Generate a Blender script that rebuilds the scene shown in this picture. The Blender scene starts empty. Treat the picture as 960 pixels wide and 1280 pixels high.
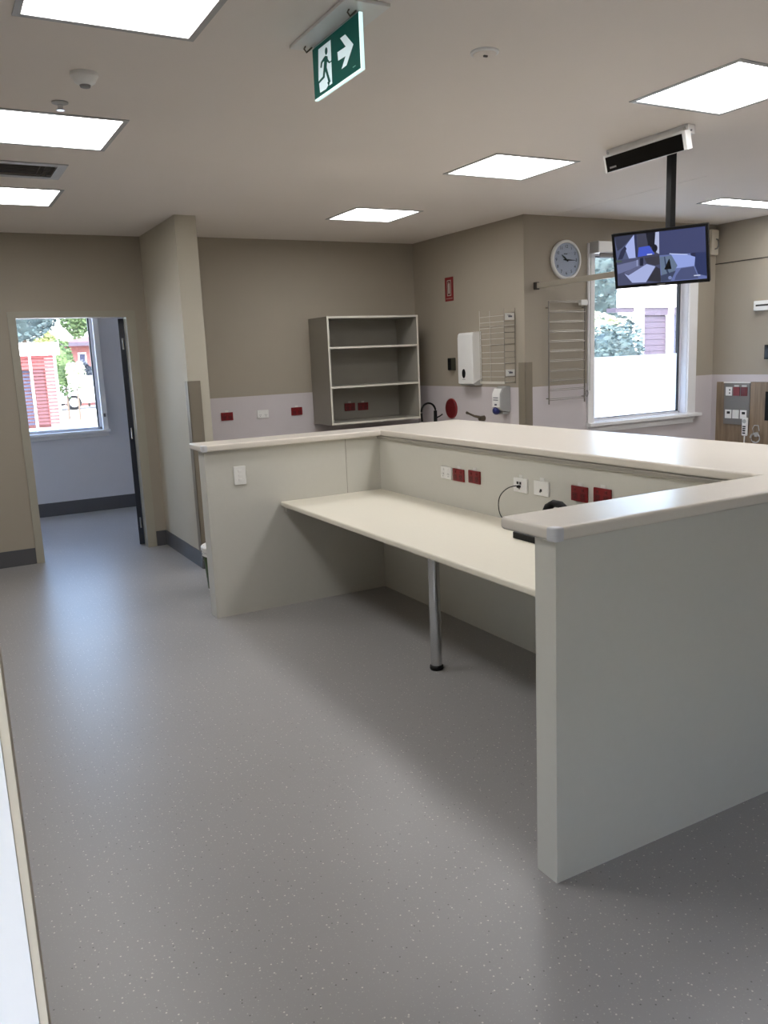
import bpy, bmesh, math, random
from mathutils import Vector, Matrix
from mathutils.geometry import tessellate_polygon
random.seed(7)
S = bpy.context.scene
COL = S.collection
R = math.radians

# ------------------------------------------------------------------ camera
cam_d = bpy.data.cameras.new('camera')
cam = bpy.data.objects.new('camera', cam_d); COL.objects.link(cam)
RV = Vector((0.87293607, -0.4860297, -0.04192552)); UV_ = Vector((0.12619719, 0.14196632, 0.98179419)); FV = Vector((0.47122913, 0.86233444, -0.18526311))
cam.matrix_world = Matrix(((RV.x, UV_.x, -FV.x, 0), (RV.y, UV_.y, -FV.y, 0), (RV.z, UV_.z, -FV.z, 1.642), (0, 0, 0, 1)))
cam_d.sensor_fit = 'VERTICAL'; cam_d.sensor_height = 24.0
cam_d.lens = 24.0 * 1030.846 / 1280.0
cam_d.clip_start = 0.05; cam_d.clip_end = 400
S.camera = cam

# ------------------------------------------------------------------ world, sun, exposure
W = bpy.data.worlds.new('sky'); S.world = W; W.use_nodes = True
wn = W.node_tree.nodes; wl = W.node_tree.links
bg = wn['Background']
sky = wn.new('ShaderNodeTexSky'); sky.sky_type = 'NISHITA'; sky.sun_disc = False
sky.sun_elevation = R(48); sky.sun_rotation = R(200); sky.air_density = 1.0; sky.dust_density = 3.0
wl.new(sky.outputs[0], bg.inputs[0]); bg.inputs[1].default_value = 0.55
sun_d = bpy.data.lights.new('sun', 'SUN'); sun_d.energy = 1.2; sun_d.angle = R(1.0); sun_d.color = (1.0, 0.96, 0.9)
sun = bpy.data.objects.new('sun', sun_d); COL.objects.link(sun)
sun.rotation_euler = Vector((-0.25, -0.60, 0.80)).to_track_quat('Z', 'Y').to_euler()
sun.location = (0, -20, 30)
S.view_settings.view_transform = 'Standard'; S.view_settings.look = 'None'
S.view_settings.exposure = 1.9; S.view_settings.gamma = 1.0; S.view_settings.use_curve_mapping = False
LAMP = 4.9           # radiance of the ceiling light panels

# ------------------------------------------------------------------ materials
def lin(c):
    o = []
    for v in c:
        v = v / 255.0
        o.append(v / 12.92 if v <= 0.04045 else ((v + 0.055) / 1.055) ** 2.4)
    return (o[0], o[1], o[2], 1.0)
MATS = {}
def mat(name, rgb, rough=0.5, metal=0.0, var=0.04, scale=8.0, bump=0.0, bscale=120.0, spec=0.5, coat=0.0):
    m = bpy.data.materials.new(name); m.use_nodes = True
    nt = m.node_tree; N = nt.nodes; L = nt.links
    b = N['Principled BSDF']; c = lin(rgb)
    tc = N.new('ShaderNodeTexCoord'); nz = N.new('ShaderNodeTexNoise')
    nz.inputs['Scale'].default_value = scale; nz.inputs['Detail'].default_value = 4
    L.new(tc.outputs['Object'], nz.inputs['Vector'])
    mx = N.new('ShaderNodeMix'); mx.data_type = 'RGBA'
    mx.inputs[6].default_value = tuple(x * (1 - var) for x in c[:3]) + (1,)
    mx.inputs[7].default_value = tuple(min(1, x * (1 + var)) for x in c[:3]) + (1,)
    L.new(nz.outputs[0], mx.inputs[0]); L.new(mx.outputs[2], b.inputs['Base Color'])
    b.inputs['Roughness'].default_value = rough; b.inputs['Metallic'].default_value = metal
    b.inputs['Specular IOR Level'].default_value = spec
    if coat: b.inputs['Coat Weight'].default_value = coat
    if bump:
        n2 = N.new('ShaderNodeTexNoise'); n2.inputs['Scale'].default_value = bscale
        L.new(tc.outputs['Object'], n2.inputs['Vector'])
        bp = N.new('ShaderNodeBump'); bp.inputs['Strength'].default_value = bump; bp.inputs['Distance'].default_value = 0.002
        L.new(n2.outputs[0], bp.inputs['Height']); L.new(bp.outputs[0], b.inputs['Normal'])
    MATS[name] = m
    return m
def emis(name, rgb, strength):
    m = bpy.data.materials.new(name); m.use_nodes = True
    nt = m.node_tree; b = nt.nodes['Principled BSDF']
    b.inputs['Base Color'].default_value = (0.6, 0.6, 0.6, 1)
    b.inputs['Emission Color'].default_value = lin(rgb); b.inputs['Emission Strength'].default_value = strength
    MATS[name] = m; return m
def vcol(name, emit=0.0, rough=0.4, base=1.0):
    m = bpy.data.materials.new(name); m.use_nodes = True
    nt = m.node_tree; b = nt.nodes['Principled BSDF']
    a = nt.nodes.new('ShaderNodeAttribute'); a.attribute_name = 'paint'
    if emit:
        nt.links.new(a.outputs['Color'], b.inputs['Emission Color']); b.inputs['Emission Strength'].default_value = emit
    if base: nt.links.new(a.outputs['Color'], b.inputs['Base Color'])
    else: b.inputs['Base Color'].default_value = (.01, .01, .012, 1)
    b.inputs['Roughness'].default_value = rough; b.inputs['Specular IOR Level'].default_value = .15
    return m

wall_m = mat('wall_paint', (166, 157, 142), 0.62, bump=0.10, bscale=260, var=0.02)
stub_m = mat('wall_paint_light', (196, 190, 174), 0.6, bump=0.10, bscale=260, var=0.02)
dado_m = mat('dado_vinyl', (208, 201, 203), 0.42, var=0.02)
ceil_m = mat('ceiling_paint', (238, 230, 222), 0.8, bump=0.05, bscale=200, var=0.02, scale=2)
room_m = mat('far_room_paint', (208, 208, 214), 0.55, var=0.02)
base_m = mat('skirting_vinyl', (84, 84, 87), 0.4)
guard_m = mat('guard_vinyl', (132, 123, 108), 0.45)
trim_m = mat('door_trim_paint', (168, 163, 148), 0.4)
white_m = mat('white_gloss_paint', (240, 239, 240), 0.3)
lam_m = mat('desk_laminate', (208, 206, 197), 0.38, var=0.02, scale=30)
top_m = mat('counter_laminate', (226, 219, 208), 0.27, var=0.02, scale=60)
wtop_m = mat('worktop_laminate', (232, 226, 210), 0.33, var=0.02, scale=60)
cap_m = mat('corner_cap_plastic', (206, 206, 208), 0.4)
chrome_m = mat('chrome', (205, 207, 210), 0.22, 1.0)
wire_m = mat('polished_wire', (150, 146, 140), 0.38, 0.9)
black_m = mat('black_plastic', (9, 9, 10), 0.5, spec=0.25)
blackgl_m = mat('black_glass', (6, 6, 8), 0.12)
plast_m = mat('white_plastic', (236, 235, 232), 0.35)
red_m = mat('dark_red_plastic', (124, 20, 26), 0.35)
redd_m = mat('dark_red_face', (98, 14, 19), 0.4)
navy_m = mat('navy_door_paint', (24, 30, 44), 0.4)
alu_m = mat('aluminium', (176, 172, 164), 0.4, 0.6)
grey_m = mat('grey_plastic', (124, 121, 118), 0.45)
lgrey_m = mat('light_grey_plastic', (178, 178, 176), 0.45)
shelf_m = mat('shelf_laminate', (158, 154, 144), 0.5, var=0.03)
edge_m = mat('shelf_edge_lit', (214, 210, 198), 0.4)  # light on the shelf fronts painted in as a paler edge colour
blue_m = mat('blue_plastic', (28, 34, 92), 0.35)
brass_m = mat('aged_metal', (106, 96, 82), 0.35, 0.8)
dkgreen_m = mat('dark_green_plastic', (60, 62, 50), 0.5)
cream_m = mat('cream_plastic', (206, 196, 178), 0.5)
seal_m = mat('window_seal', (52, 54, 60), 0.5)
frame_m = mat('window_frame_paint', (222, 222, 228), 0.35)
gap_m = mat('dark_taupe', (60, 56, 50), 0.7)
lamp_m = emis('lamp_diffuser', (252, 251, 251), LAMP)
glow_m = emis('sign_edge_glow', (205, 250, 246), .3)
clear_m = mat('smoky_clear_plastic', (196, 198, 200), 0.15)
slot_m = mat('slot_black', (30, 28, 28), 0.6)
label_m = mat('paper_label', (225, 224, 220), 0.6)
rail_m = mat('rail_powdercoat', (150, 142, 128), 0.45)
rackw_m = mat('grey_wire_coating', (204, 200, 190), 0.4)
ink_m = mat('grey_ink', (92, 92, 104), 0.6)
bucket_m = mat('green_print', (62, 82, 40), 0.5, var=0.35, scale=40)

# floor: speckled grey vinyl
floor_m = bpy.data.materials.new('speckled_vinyl'); floor_m.use_nodes = True
def _floor():
    nt = floor_m.node_tree; N = nt.nodes; L = nt.links; b = N['Principled BSDF']
    tc = N.new('ShaderNodeTexCoord')
    nz = N.new('ShaderNodeTexNoise'); nz.inputs['Scale'].default_value = 1.3; nz.inputs['Detail'].default_value = 6
    L.new(tc.outputs['Object'], nz.inputs['Vector'])
    base = N.new('ShaderNodeMix'); base.data_type = 'RGBA'
    base.inputs[6].default_value = lin((150, 148, 147)); base.inputs[7].default_value = lin((160, 158, 157))
    L.new(nz.outputs[0], base.inputs[0])
    prev = base.outputs[2]
    for sc, th, off, colr, keep in ((34, 0.085, 0, (214, 210, 203), 0.74), (52, 0.09, 3.7, (192, 188, 183), 0.78), (30, 0.07, 9.1, (112, 110, 109), 0.86), (75, 0.12, 5.3, (168, 166, 164), 0.6)):
        mp = N.new('ShaderNodeMapping'); mp.inputs['Location'].default_value = (off, off * 1.7, 0)
        L.new(tc.outputs['Object'], mp.inputs['Vector'])
        v = N.new('ShaderNodeTexVoronoi'); v.voronoi_dimensions = '2D'; v.inputs['Scale'].default_value = sc
        L.new(mp.outputs[0], v.inputs['Vector'])
        lt = N.new('ShaderNodeMath'); lt.operation = 'LESS_THAN'; lt.inputs[1].default_value = th
        L.new(v.outputs['Distance'], lt.inputs[0])
        sp = N.new('ShaderNodeSeparateColor'); L.new(v.outputs['Color'], sp.inputs[0])
        gt = N.new('ShaderNodeMath'); gt.operation = 'GREATER_THAN'; gt.inputs[1].default_value = keep
        L.new(sp.outputs[0], gt.inputs[0])
        mu = N.new('ShaderNodeMath'); mu.operation = 'MULTIPLY'; L.new(lt.outputs[0], mu.inputs[0]); L.new(gt.outputs[0], mu.inputs[1])
        mx = N.new('ShaderNodeMix'); mx.data_type = 'RGBA'; mx.inputs[7].default_value = lin(colr)
        L.new(mu.outputs[0], mx.inputs[0]); L.new(prev, mx.inputs[6]); prev = mx.outputs[2]
    L.new(prev, b.inputs['Base Color'])
    b.inputs['Roughness'].default_value = 0.36; b.inputs['Specular IOR Level'].default_value = 0.5
    n2 = N.new('ShaderNodeTexNoise'); n2.inputs['Scale'].default_value = 9; n2.inputs['Detail'].default_value = 3
    L.new(tc.outputs['Object'], n2.inputs['Vector'])
    bp = N.new('ShaderNodeBump'); bp.inputs['Strength'].default_value = 0.12; bp.inputs['Distance'].default_value = 0.004
    L.new(n2.outputs[0], bp.inputs['Height']); L.new(bp.outputs[0], b.inputs['Normal'])
_floor()

def wood(name, a, b_, axis_scale):
    m = bpy.data.materials.new(name); m.use_nodes = True
    nt = m.node_tree; N = nt.nodes; L = nt.links; p = N['Principled BSDF']
    tc = N.new('ShaderNodeTexCoord'); mp = N.new('ShaderNodeMapping'); mp.inputs['Scale'].default_value = axis_scale
    nz = N.new('ShaderNodeTexNoise'); nz.inputs['Scale'].default_value = 6; nz.inputs['Detail'].default_value = 6
    L.new(tc.outputs['Object'], mp.inputs[0]); L.new(mp.outputs[0], nz.inputs['Vector'])
    rp = N.new('ShaderNodeValToRGB'); rp.color_ramp.elements[0].position = .3; rp.color_ramp.elements[1].position = .7
    rp.color_ramp.elements[0].color = lin(a); rp.color_ramp.elements[1].color = lin(b_)
    L.new(nz.outputs[0], rp.inputs[0]); L.new(rp.outputs[0], p.inputs['Base Color']); p.inputs['Roughness'].default_value = .45
    return m
wood_m = wood('bedhead_woodgrain', (120, 102, 82), (150, 130, 106), (6, 6, 0.6))

def glass(name, tint, gloss=0.06):
    m = bpy.data.materials.new(name); m.use_nodes = True
    nt = m.node_tree; N = nt.nodes; L = nt.links
    for n in list(N):
        if n.type == 'BSDF_PRINCIPLED': N.remove(n)
    out = [n for n in N if n.type == 'OUTPUT_MATERIAL'][0]
    t = N.new('ShaderNodeBsdfTransparent'); t.inputs[0].default_value = tint
    g = N.new('ShaderNodeBsdfGlossy'); g.inputs['Roughness'].default_value = 0.03
    mx = N.new('ShaderNodeMixShader'); mx.inputs[0].default_value = gloss
    L.new(t.outputs[0], mx.inputs[1]); L.new(g.outputs[0], mx.inputs[2]); L.new(mx.outputs[0], out.inputs[0])
    return m
glass_m = glass('window_glass', (0.93, 0.96, 0.98, 1))
film_m = bpy.data.materials.new('frosted_film'); film_m.use_nodes = True
def _film():
    nt = film_m.node_tree; N = nt.nodes; L = nt.links
    N.remove(N['Principled BSDF']); out = N['Material Output']
    t = N.new('ShaderNodeBsdfTranslucent'); t.inputs[0].default_value = (.95, .96, .97, 1)
    d = N.new('ShaderNodeBsdfDiffuse'); d.inputs[0].default_value = (.8, .8, .82, 1)
    mx = N.new('ShaderNodeMixShader'); mx.inputs[0].default_value = .12
    L.new(t.outputs[0], mx.inputs[1]); L.new(d.outputs[0], mx.inputs[2]); L.new(mx.outputs[0], out.inputs[0])
_film()

# ------------------------------------------------------------------ builders
class B:
    def __init__(s): s.bm = bmesh.new()
    def _add(s, bm2):
        me = bpy.data.meshes.new('t'); bm2.to_mesh(me); bm2.free(); s.bm.from_mesh(me); bpy.data.meshes.remove(me); return s
    def box(s, x0, x1, y0, y1, z0, z1, bev=0.0, seg=2):
        x0, x1 = min(x0, x1), max(x0, x1); y0, y1 = min(y0, y1), max(y0, y1); z0, z1 = min(z0, z1), max(z0, z1)
        b = bmesh.new(); bmesh.ops.create_cube(b, size=1.0)
        for v in b.verts: v.co = ((x0 + x1) / 2 + v.co.x * (x1 - x0), (y0 + y1) / 2 + v.co.y * (y1 - y0), (z0 + z1) / 2 + v.co.z * (z1 - z0))
        if bev: bmesh.ops.bevel(b, geom=b.edges[:], offset=bev, segments=seg, affect='EDGES', profile=0.5)
        return s._add(b)
    def prism(s, pts, axis, a, b_, bev=0.0):
        # polygon in the other two axes, extruded along axis from a to b_
        b = bmesh.new()
        def P(p, h):
            return {'x': (h, p[0], p[1]), 'y': (p[0], h, p[1]), 'z': (p[0], p[1], h)}[axis]
        lo = [b.verts.new(P(p, a)) for p in pts]; hi = [b.verts.new(P(p, b_)) for p in pts]
        n = len(pts); b.faces.new(lo); b.faces.new(hi)
        for i in range(n): b.faces.new((lo[i], lo[(i + 1) % n], hi[(i + 1) % n], hi[i]))
        bmesh.ops.recalc_face_normals(b, faces=b.faces)
        if bev:
            e = [e for e in b.edges if (e.verts[0] in lo) == (e.verts[1] in lo)]
            bmesh.ops.bevel(b, geom=e, offset=bev, segments=3, affect='EDGES', profile=0.5)
        return s._add(b)
    def cyl(s, p0, p1, r0, r1=None, n=20):
        r1 = r0 if r1 is None else r1
        p0, p1 = Vector(p0), Vector(p1); d = p1 - p0; q = d.to_track_quat('Z', 'Y')
        b = bmesh.new(); A, C = [], []
        for i in range(n):
            t = 2 * math.pi * i / n; v = Vector((math.cos(t), math.sin(t), 0))
            A.append(b.verts.new(p0 + q @ (v * r0))); C.append(b.verts.new(p1 + q @ (v * r1)))
        for i in range(n): b.faces.new((A[i], A[(i + 1) % n], C[(i + 1) % n], C[i]))
        b.faces.new(A[::-1]); b.faces.new(C)
        return s._add(b)
    def tube(s, pts, r, n=8):
        pts = [Vector(p) for p in pts]; b = bmesh.new(); rings = []
        up = Vector((0, 0, 1))
        for i, p in enumerate(pts):
            d = (pts[min(i + 1, len(pts) - 1)] - pts[max(i - 1, 0)]).normalized()
            a = d.cross(up)
            if a.length < 0.05: a = d.cross(Vector((0, 1, 0)))
            a.normalize(); c = d.cross(a).normalized()
            rr = r[i] if isinstance(r, (list, tuple)) else r
            rings.append([b.verts.new(p + (a * math.cos(2 * math.pi * k / n) + c * math.sin(2 * math.pi * k / n)) * rr) for k in range(n)])
        for i in range(len(rings) - 1):
            for k in range(n): b.faces.new((rings[i][k], rings[i][(k + 1) % n], rings[i + 1][(k + 1) % n], rings[i + 1][k]))
        b.faces.new(rings[0][::-1]); b.faces.new(rings[-1])
        bmesh.ops.recalc_face_normals(b, faces=b.faces)
        return s._add(b)
    def lathe(s, prof, c=(0, 0, 0), n=28, axis='z'):
        b = bmesh.new(); rings = []
        def P(r, h, t):
            x, y = r * math.cos(t), r * math.sin(t)
            return {'z': (c[0] + x, c[1] + y, c[2] + h), 'y': (c[0] + x, c[1] + h, c[2] + y), 'x': (c[0] + h, c[1] + x, c[2] + y)}[axis]
        for r, h in prof: rings.append([b.verts.new(P(max(r, 1e-4), h, 2 * math.pi * k / n)) for k in range(n)])
        for i in range(len(rings) - 1):
            for k in range(n): b.faces.new((rings[i][k], rings[i][(k + 1) % n], rings[i + 1][(k + 1) % n], rings[i + 1][k]))
        b.faces.new(rings[0]); b.faces.new(rings[-1])
        bmesh.ops.recalc_face_normals(b, faces=b.faces)
        return s._add(b)
    def ell(s, c, rx, ry, rz, sub=2):
        b = bmesh.new(); bmesh.ops.create_icosphere(b, subdivisions=sub, radius=1)
        for v in b.verts: v.co = (c[0] + v.co.x * rx, c[1] + v.co.y * ry, c[2] + v.co.z * rz)
        return s._add(b)
    def xf(s, M):
        bmesh.ops.transform(s.bm, matrix=M, verts=s.bm.verts[:]); return s

def obj(name, b, m, parent=None, flat=False, loc=None):
    me = bpy.data.meshes.new(name)
    bm = b.bm
    if loc is not None:
        for v in bm.verts: v.co -= Vector(loc)
    bm.to_mesh(me); bm.free()
    me.materials.append(m)
    if not flat:
        me.polygons.foreach_set('use_smooth', [True] * len(me.polygons))
        me.set_sharp_from_angle(angle=R(35))
    o = bpy.data.objects.new(name, me); COL.objects.link(o)
    if not flat and 12 < len(me.polygons) < 1500: o.modifiers.new('normals', 'WEIGHTED_NORMAL').keep_sharp = True
    if parent: o.parent = parent
    if loc is not None: o.location = loc
    return o
def tag(o, label, cat, group=None):
    o['label'] = label; o['category'] = cat
    if group: o['group'] = group
    return o
def thing(name, label, cat, loc=(0, 0, 0), rz=0.0, group=None):
    o = bpy.data.objects.new(name, None); COL.objects.link(o); o.empty_display_size = 0.1
    o.location = loc; o.rotation_euler = (0, 0, rz)
    return tag(o, label, cat, group)
def struct(name, b, m, label=None, flat=True):
    o = obj(name, b, m, flat=flat); o['kind'] = 'structure'
    if label: o['label'] = label
    return o
def sroot(name, label=None):
    o = bpy.data.objects.new(name, None); COL.objects.link(o); o.empty_display_size = .1; o['kind'] = 'structure'
    if label: o['label'] = label
    return o
def dup(root, loc, label, rz=None, group=None):
    r = root.copy(); COL.objects.link(r); r.location = loc; r['label'] = label
    if rz is not None: r.rotation_euler = (0, 0, rz)
    if group: r['group'] = group
    for ch in list(root.children):
        c = ch.copy(); COL.objects.link(c); c.parent = r
        for g in list(ch.children):
            d = g.copy(); COL.objects.link(d); d.parent = c
    return r
def text(s, size, m, name, parent, M, depth=0.0004):
    cu = bpy.data.curves.new('t', 'FONT'); cu.body = s; cu.size = size; cu.align_x = 'CENTER'; cu.align_y = 'CENTER'; cu.extrude = depth
    to = bpy.data.objects.new('t', cu); COL.objects.link(to)
    dg = bpy.context.evaluated_depsgraph_get(); me = bpy.data.meshes.new_from_object(to.evaluated_get(dg))
    bpy.data.objects.remove(to); bpy.data.curves.remove(cu)
    b = B(); b.bm.from_mesh(me); bpy.data.meshes.remove(me); b.xf(M)
    return obj(name, b, m, parent, flat=True)
# flat printed picture: polygons given in pixels of an enlarged view of the flat thing, mapped to its own 0..1 square
def solve(A, y):
    n = len(y); M = [r[:] + [v] for r, v in zip(A, y)]
    for i in range(n):
        p = max(range(i, n), key=lambda k: abs(M[k][i])); M[i], M[p] = M[p], M[i]
        for k in range(n):
            if k != i:
                f = M[k][i] / M[i][i]
                for j in range(i, n + 1): M[k][j] -= f * M[i][j]
    return [M[i][n] / M[i][i] for i in range(n)]
def square_map(c):   # c = TL, TR, BR, BL
    A, y = [], []
    for (px, py), (u, v) in zip(c, ((0, 1), (1, 1), (1, 0), (0, 0))):
        A.append([px, py, 1, 0, 0, 0, -u * px, -u * py]); y.append(u)
        A.append([0, 0, 0, px, py, 1, -v * px, -v * py]); y.append(v)
    h = solve(A, y)
    return lambda p: ((h[0] * p[0] + h[1] * p[1] + h[2]) / (h[6] * p[0] + h[7] * p[1] + 1), (h[3] * p[0] + h[4] * p[1] + h[5]) / (h[6] * p[0] + h[7] * p[1] + 1))
def print_mesh(name, polys, place, m, parent):
    # polys: list of (list of (u,v), rgb); place(u,v,k) -> point; k = layer
    bm = bmesh.new(); lay = bm.loops.layers.float_color.new('paint')
    for k, (pts, rgb) in enumerate(polys):
        q = [(min(max(u, 0), 1), min(max(v, 0), 1)) for u, v in pts]
        vs = [bm.verts.new(place(u, v, k)) for u, v in q]
        for tri in tessellate_polygon([[Vector((u, v, 0)) for u, v in q]]):
            f = bm.faces.new([vs[i] for i in tri])
            for l in f.loops: l[lay] = lin(rgb)
    b = B(); b.bm.free(); b.bm = bm
    return obj(name, b, m, parent, flat=True)

H = 2.759
# ------------------------------------------------------------------ room shell
struct('floor', B().box(-1.2, 7.06, -3.1, 10.2, -0.06, 0.0), floor_m, 'grey speckled vinyl floor')
LIGHTS = [  # x0, x1, y0, y1, label
    (0.409, 0.981, 2.480, 3.052, 'large bright ceiling light cut by the top left edge of the photo'),
    (0.413, 0.985, 4.105, 4.690, 'bright ceiling light in the left row between the sprinkler and the air vent'),
    (0.368, 0.940, 5.764, 6.338, 'farthest ceiling light of the left row, just past the air vent'),
    (3.056, 3.638, 5.817, 6.354, 'small looking ceiling light above the alcove, farthest of the middle row'),
    (3.056, 3.670, 4.058, 4.607, 'ceiling light in the middle of the ceiling, left of the black display box'),
    (3.053, 3.655, 2.430, 3.020, 'ceiling light nearest on the right, in front of the black display box'),
    (5.715, 6.860, 2.200, 2.770, 'added wide ceiling light over the ward side, just outside the right edge of the photo'),  # added out of view to brighten the bed wall
    (5.715, 6.860, 4.665, 4.905, 'narrow ceiling light by the right wall above the bedhead panel'),
]
VENT = (0.400, 0.850, 5.085, 5.430)
holes = [l[:4] for l in LIGHTS] + [VENT]
xs = sorted({-1.2, 7.06} | {h[0] for h in holes} | {h[1] for h in holes})
ys = sorted({-3.1, 10.2} | {h[2] for h in holes} | {h[3] for h in holes})
cb = B()
for j in range(len(ys) - 1):
    run = None
    for i in range(len(xs) - 1):
        cx, cy = (xs[i] + xs[i + 1]) / 2, (ys[j] + ys[j + 1]) / 2
        hole = any(h[0] < cx < h[1] and h[2] < cy < h[3] for h in holes)
        if not hole and run is None: run = xs[i]
        if hole and run is not None: cb.box(run, xs[i], ys[j], ys[j + 1], H, H + .09); run = None
    if run is not None: cb.box(run, xs[-1], ys[j], ys[j + 1], H, H + .09)
cb.box(-1.2, 7.06, -3.1, 10.2, H + .09, H + .2)
ceil = struct('ceiling', cb, ceil_m, 'off white plaster ceiling')
obj('plaster_joint', B().box(4.865, 4.871, 4.1, 5.7, H - .0012, H), ceil_m, ceil)

def wall_y(name, m, x0, x1, y0, y1, z1=H, hole=None):
    b = B()
    if hole:
        hx0, hx1, hz0, hz1 = hole
        if hx0 > x0: b.box(x0, hx0, y0, y1, 0, z1)
        b.box(hx1, x1, y0, y1, 0, z1); b.box(hx0, hx1, y0, y1, hz1, z1)
        if hz0 > 0: b.box(hx0, hx1, y0, y1, 0, hz0)
    else: b.box(x0, x1, y0, y1, 0, z1)
    return struct(name, b, m)
def wall_x(name, m, x0, x1, y0, y1, hole=None):
    b = B()
    if hole:
        a, c, z0, z1 = hole
        b.box(x0, x1, y0, a, 0, H); b.box(x0, x1, c, y1, 0, H); b.box(x0, x1, a, c, z1, H); b.box(x0, x1, a, c, 0, z0)
    else: b.box(x0, x1, y0, y1, 0, H)
    return struct(name, b, m)
YD = 7.592
w_door = wall_y('wall_back_left', wall_m, -1.1, 3.0, YD, YD + .1, hole=(0.745, 1.66, 0, 2.085))
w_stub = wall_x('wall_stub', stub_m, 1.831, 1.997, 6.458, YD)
w_back = wall_y('wall_back', wall_m, 1.997, 4.674, 7.517, YD)
w_alc = wall_x('wall_alcove_right', wall_m, 4.574, 4.674, 5.724, 7.517)
WIN1 = (5.352, 6.572, 0.965, 2.47)
w_win = wall_y('wall_window_side', wall_m, 4.674, 7.06, 5.724, 5.874, hole=WIN1)
w_right = wall_x('wall_right', wall_m, 6.941, 7.06, -3.0, 5.724)
w_front = wall_y('wall_front', wall_m, -1.1, 6.941, -3.1, -3.0)
LWIN = (-1.5, 0.35, 0.6, 1.95)
w_left = wall_x('wall_left', wall_m, -1.2, -1.1, -3.1, 7.692, hole=LWIN)
WIN2 = (0.30, 1.795, 0.945, 2.42)
w_far = wall_y('wall_far_room_back', room_m, -1.1, 3.1, 10.0, 10.2, hole=WIN2)
w_farl = wall_x('wall_far_room_left', room_m, -1.2, -1.1, 7.692, 10.2, hole=(9.15, 9.85, .5, 2.5))
w_farr = wall_x('wall_far_room_right', room_m, 3.0, 3.1, YD, 10.0)

# two tone dado sheets on the walls
DZ = 1.325
obj('dado_panel', B().box(1.997, 4.572, 7.513, 7.517, .0, DZ), dado_m, w_back)
obj('dado_panel', B().box(4.570, 4.574, 5.724, 7.513, .0, DZ), dado_m, w_alc)
obj('dado_panel', B().box(4.574, 6.937, 5.720, 5.724, .0, .905).box(4.574, 5.275, 5.720, 5.724, .905, DZ).box(6.69, 6.937, 5.720, 5.724, .905, DZ), dado_m, w_win)
obj('dado_panel', B().box(6.937, 6.941, -3.0, 5.724, .0, DZ), dado_m, w_right)
# thin dark line for a groove high on the right wall
obj('groove_line', B().box(6.934, 6.941, -3.0, 5.724, 2.386, 2.394), gap_m, w_right)
# corner guards
obj('corner_guard', B().box(1.827, 1.928, 6.452, 6.458, .14, 1.515).box(1.825, 1.831, 6.452, 6.53, .14, 1.515), guard_m, w_stub)
obj('corner_guard', B().box(4.566, 4.645, 5.712, 5.72, .1, 1.54).box(4.562, 4.57, 5.712, 5.80, .1, 1.54), guard_m, w_alc)
# baseboards
def bb(name, x0, x1, y0, y1, h=.14):
    return struct(name, B().box(x0, x1, y0, y1, 0, h), base_m)
bb('baseboard_back_left', -1.1, .69, YD - .006, YD)
bb('baseboard_back_left_return', 1.735, 1.825, YD - .006, YD)
bb('baseboard_stub', 1.825, 1.831, 6.46, YD)
bb('baseboard_stub_end', 1.831, 1.997, 6.452, 6.458, .14)
bb('baseboard_back', 2.003, 4.564, 7.507, 7.513)
bb('baseboard_far_room', -1.1, 3.0, 9.994, 10.0, .155)
bb('baseboard_right', 6.931, 6.937, -3.0, 5.71)

# door_1 : frame + leaf folded back into the far room
d1 = sroot('door_1', 'pale door frame in the far left wall with a dark door folded back')
obj('jamb', B().box(.693, .755, YD - .014, YD + .114, 0, 2.131), trim_m, d1)
obj('jamb', B().box(1.650, 1.728, YD - .014, YD + .114, 0, 2.131), trim_m, d1)
obj('head', B().box(.755, 1.650, YD - .014, YD + .114, 2.078, 2.131), trim_m, d1)
leaf_ang = math.atan2(1.64, 7.6)
lb = B().box(-.045, 0, 0, .88, .012, 2.07, .002)
M_leaf = Matrix.Translation((1.648, YD + .118, 0)) @ Matrix.Rotation(-(leaf_ang + R(3)), 4, 'Z')
leaf = obj('door_leaf', lb.xf(M_leaf), navy_m, d1)
for hz in (.22, 1.05, 1.85):
    obj('hinge', B().cyl((1.628, YD + .113, hz - .05), (1.628, YD + .113, hz + .05), .007, n=10), chrome_m, leaf)
# foreground left : white door standing open beside the photographer
d2 = sroot('door_2', 'bright white door edge at the lower left of the photo')
obj('door_leaf', B().box(-.80, .0158, .55, .588, .01, 2.05), white_m, d2)
obj('edge_strip', B().prism([(.0160, .5505), (.0215, .5505), (.0232, .553), (.0232, .588), (.0160, .588)], 'z', .01, 2.05), cream_m, d2)
obj('jamb', B().box(-1.1, -.80, .54, .60, 0, 2.12), trim_m, d2)

# ------------------------------------------------------------------ ceiling lights and vent
for i, (x0, x1, y0, y1, lab) in enumerate(LIGHTS):
    t = thing('ceiling_light', lab, 'ceiling light', ((x0 + x1) / 2, (y0 + y1) / 2, H), 0, 'ceiling light panels')
    a, c = (x1 - x0) / 2, (y1 - y0) / 2; w = .016
    fb = B()
    for (p, q, r, s_) in ((-a - .008, a + .008, -c - .008, -c + w), (-a - .008, a + .008, c - w, c + .008), (-a - .008, -a + w, -c + w, c - w), (a - w, a + .008, -c + w, c - w)):
        fb.box(p, q, r, s_, -.004, .028)
    obj('frame', fb, lgrey_m, t)
    obj('diffuser', B().box(-a + w, a - w, -c + w, c - w, .010, .016), lamp_m, t)
t = thing('air_vent', 'louvred square air vent in the ceiling between two lights at left', 'vent', ((VENT[0] + VENT[1]) / 2, (VENT[2] + VENT[3]) / 2, H))
a, c = (VENT[1] - VENT[0]) / 2, (VENT[3] - VENT[2]) / 2
fb = B()
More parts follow.
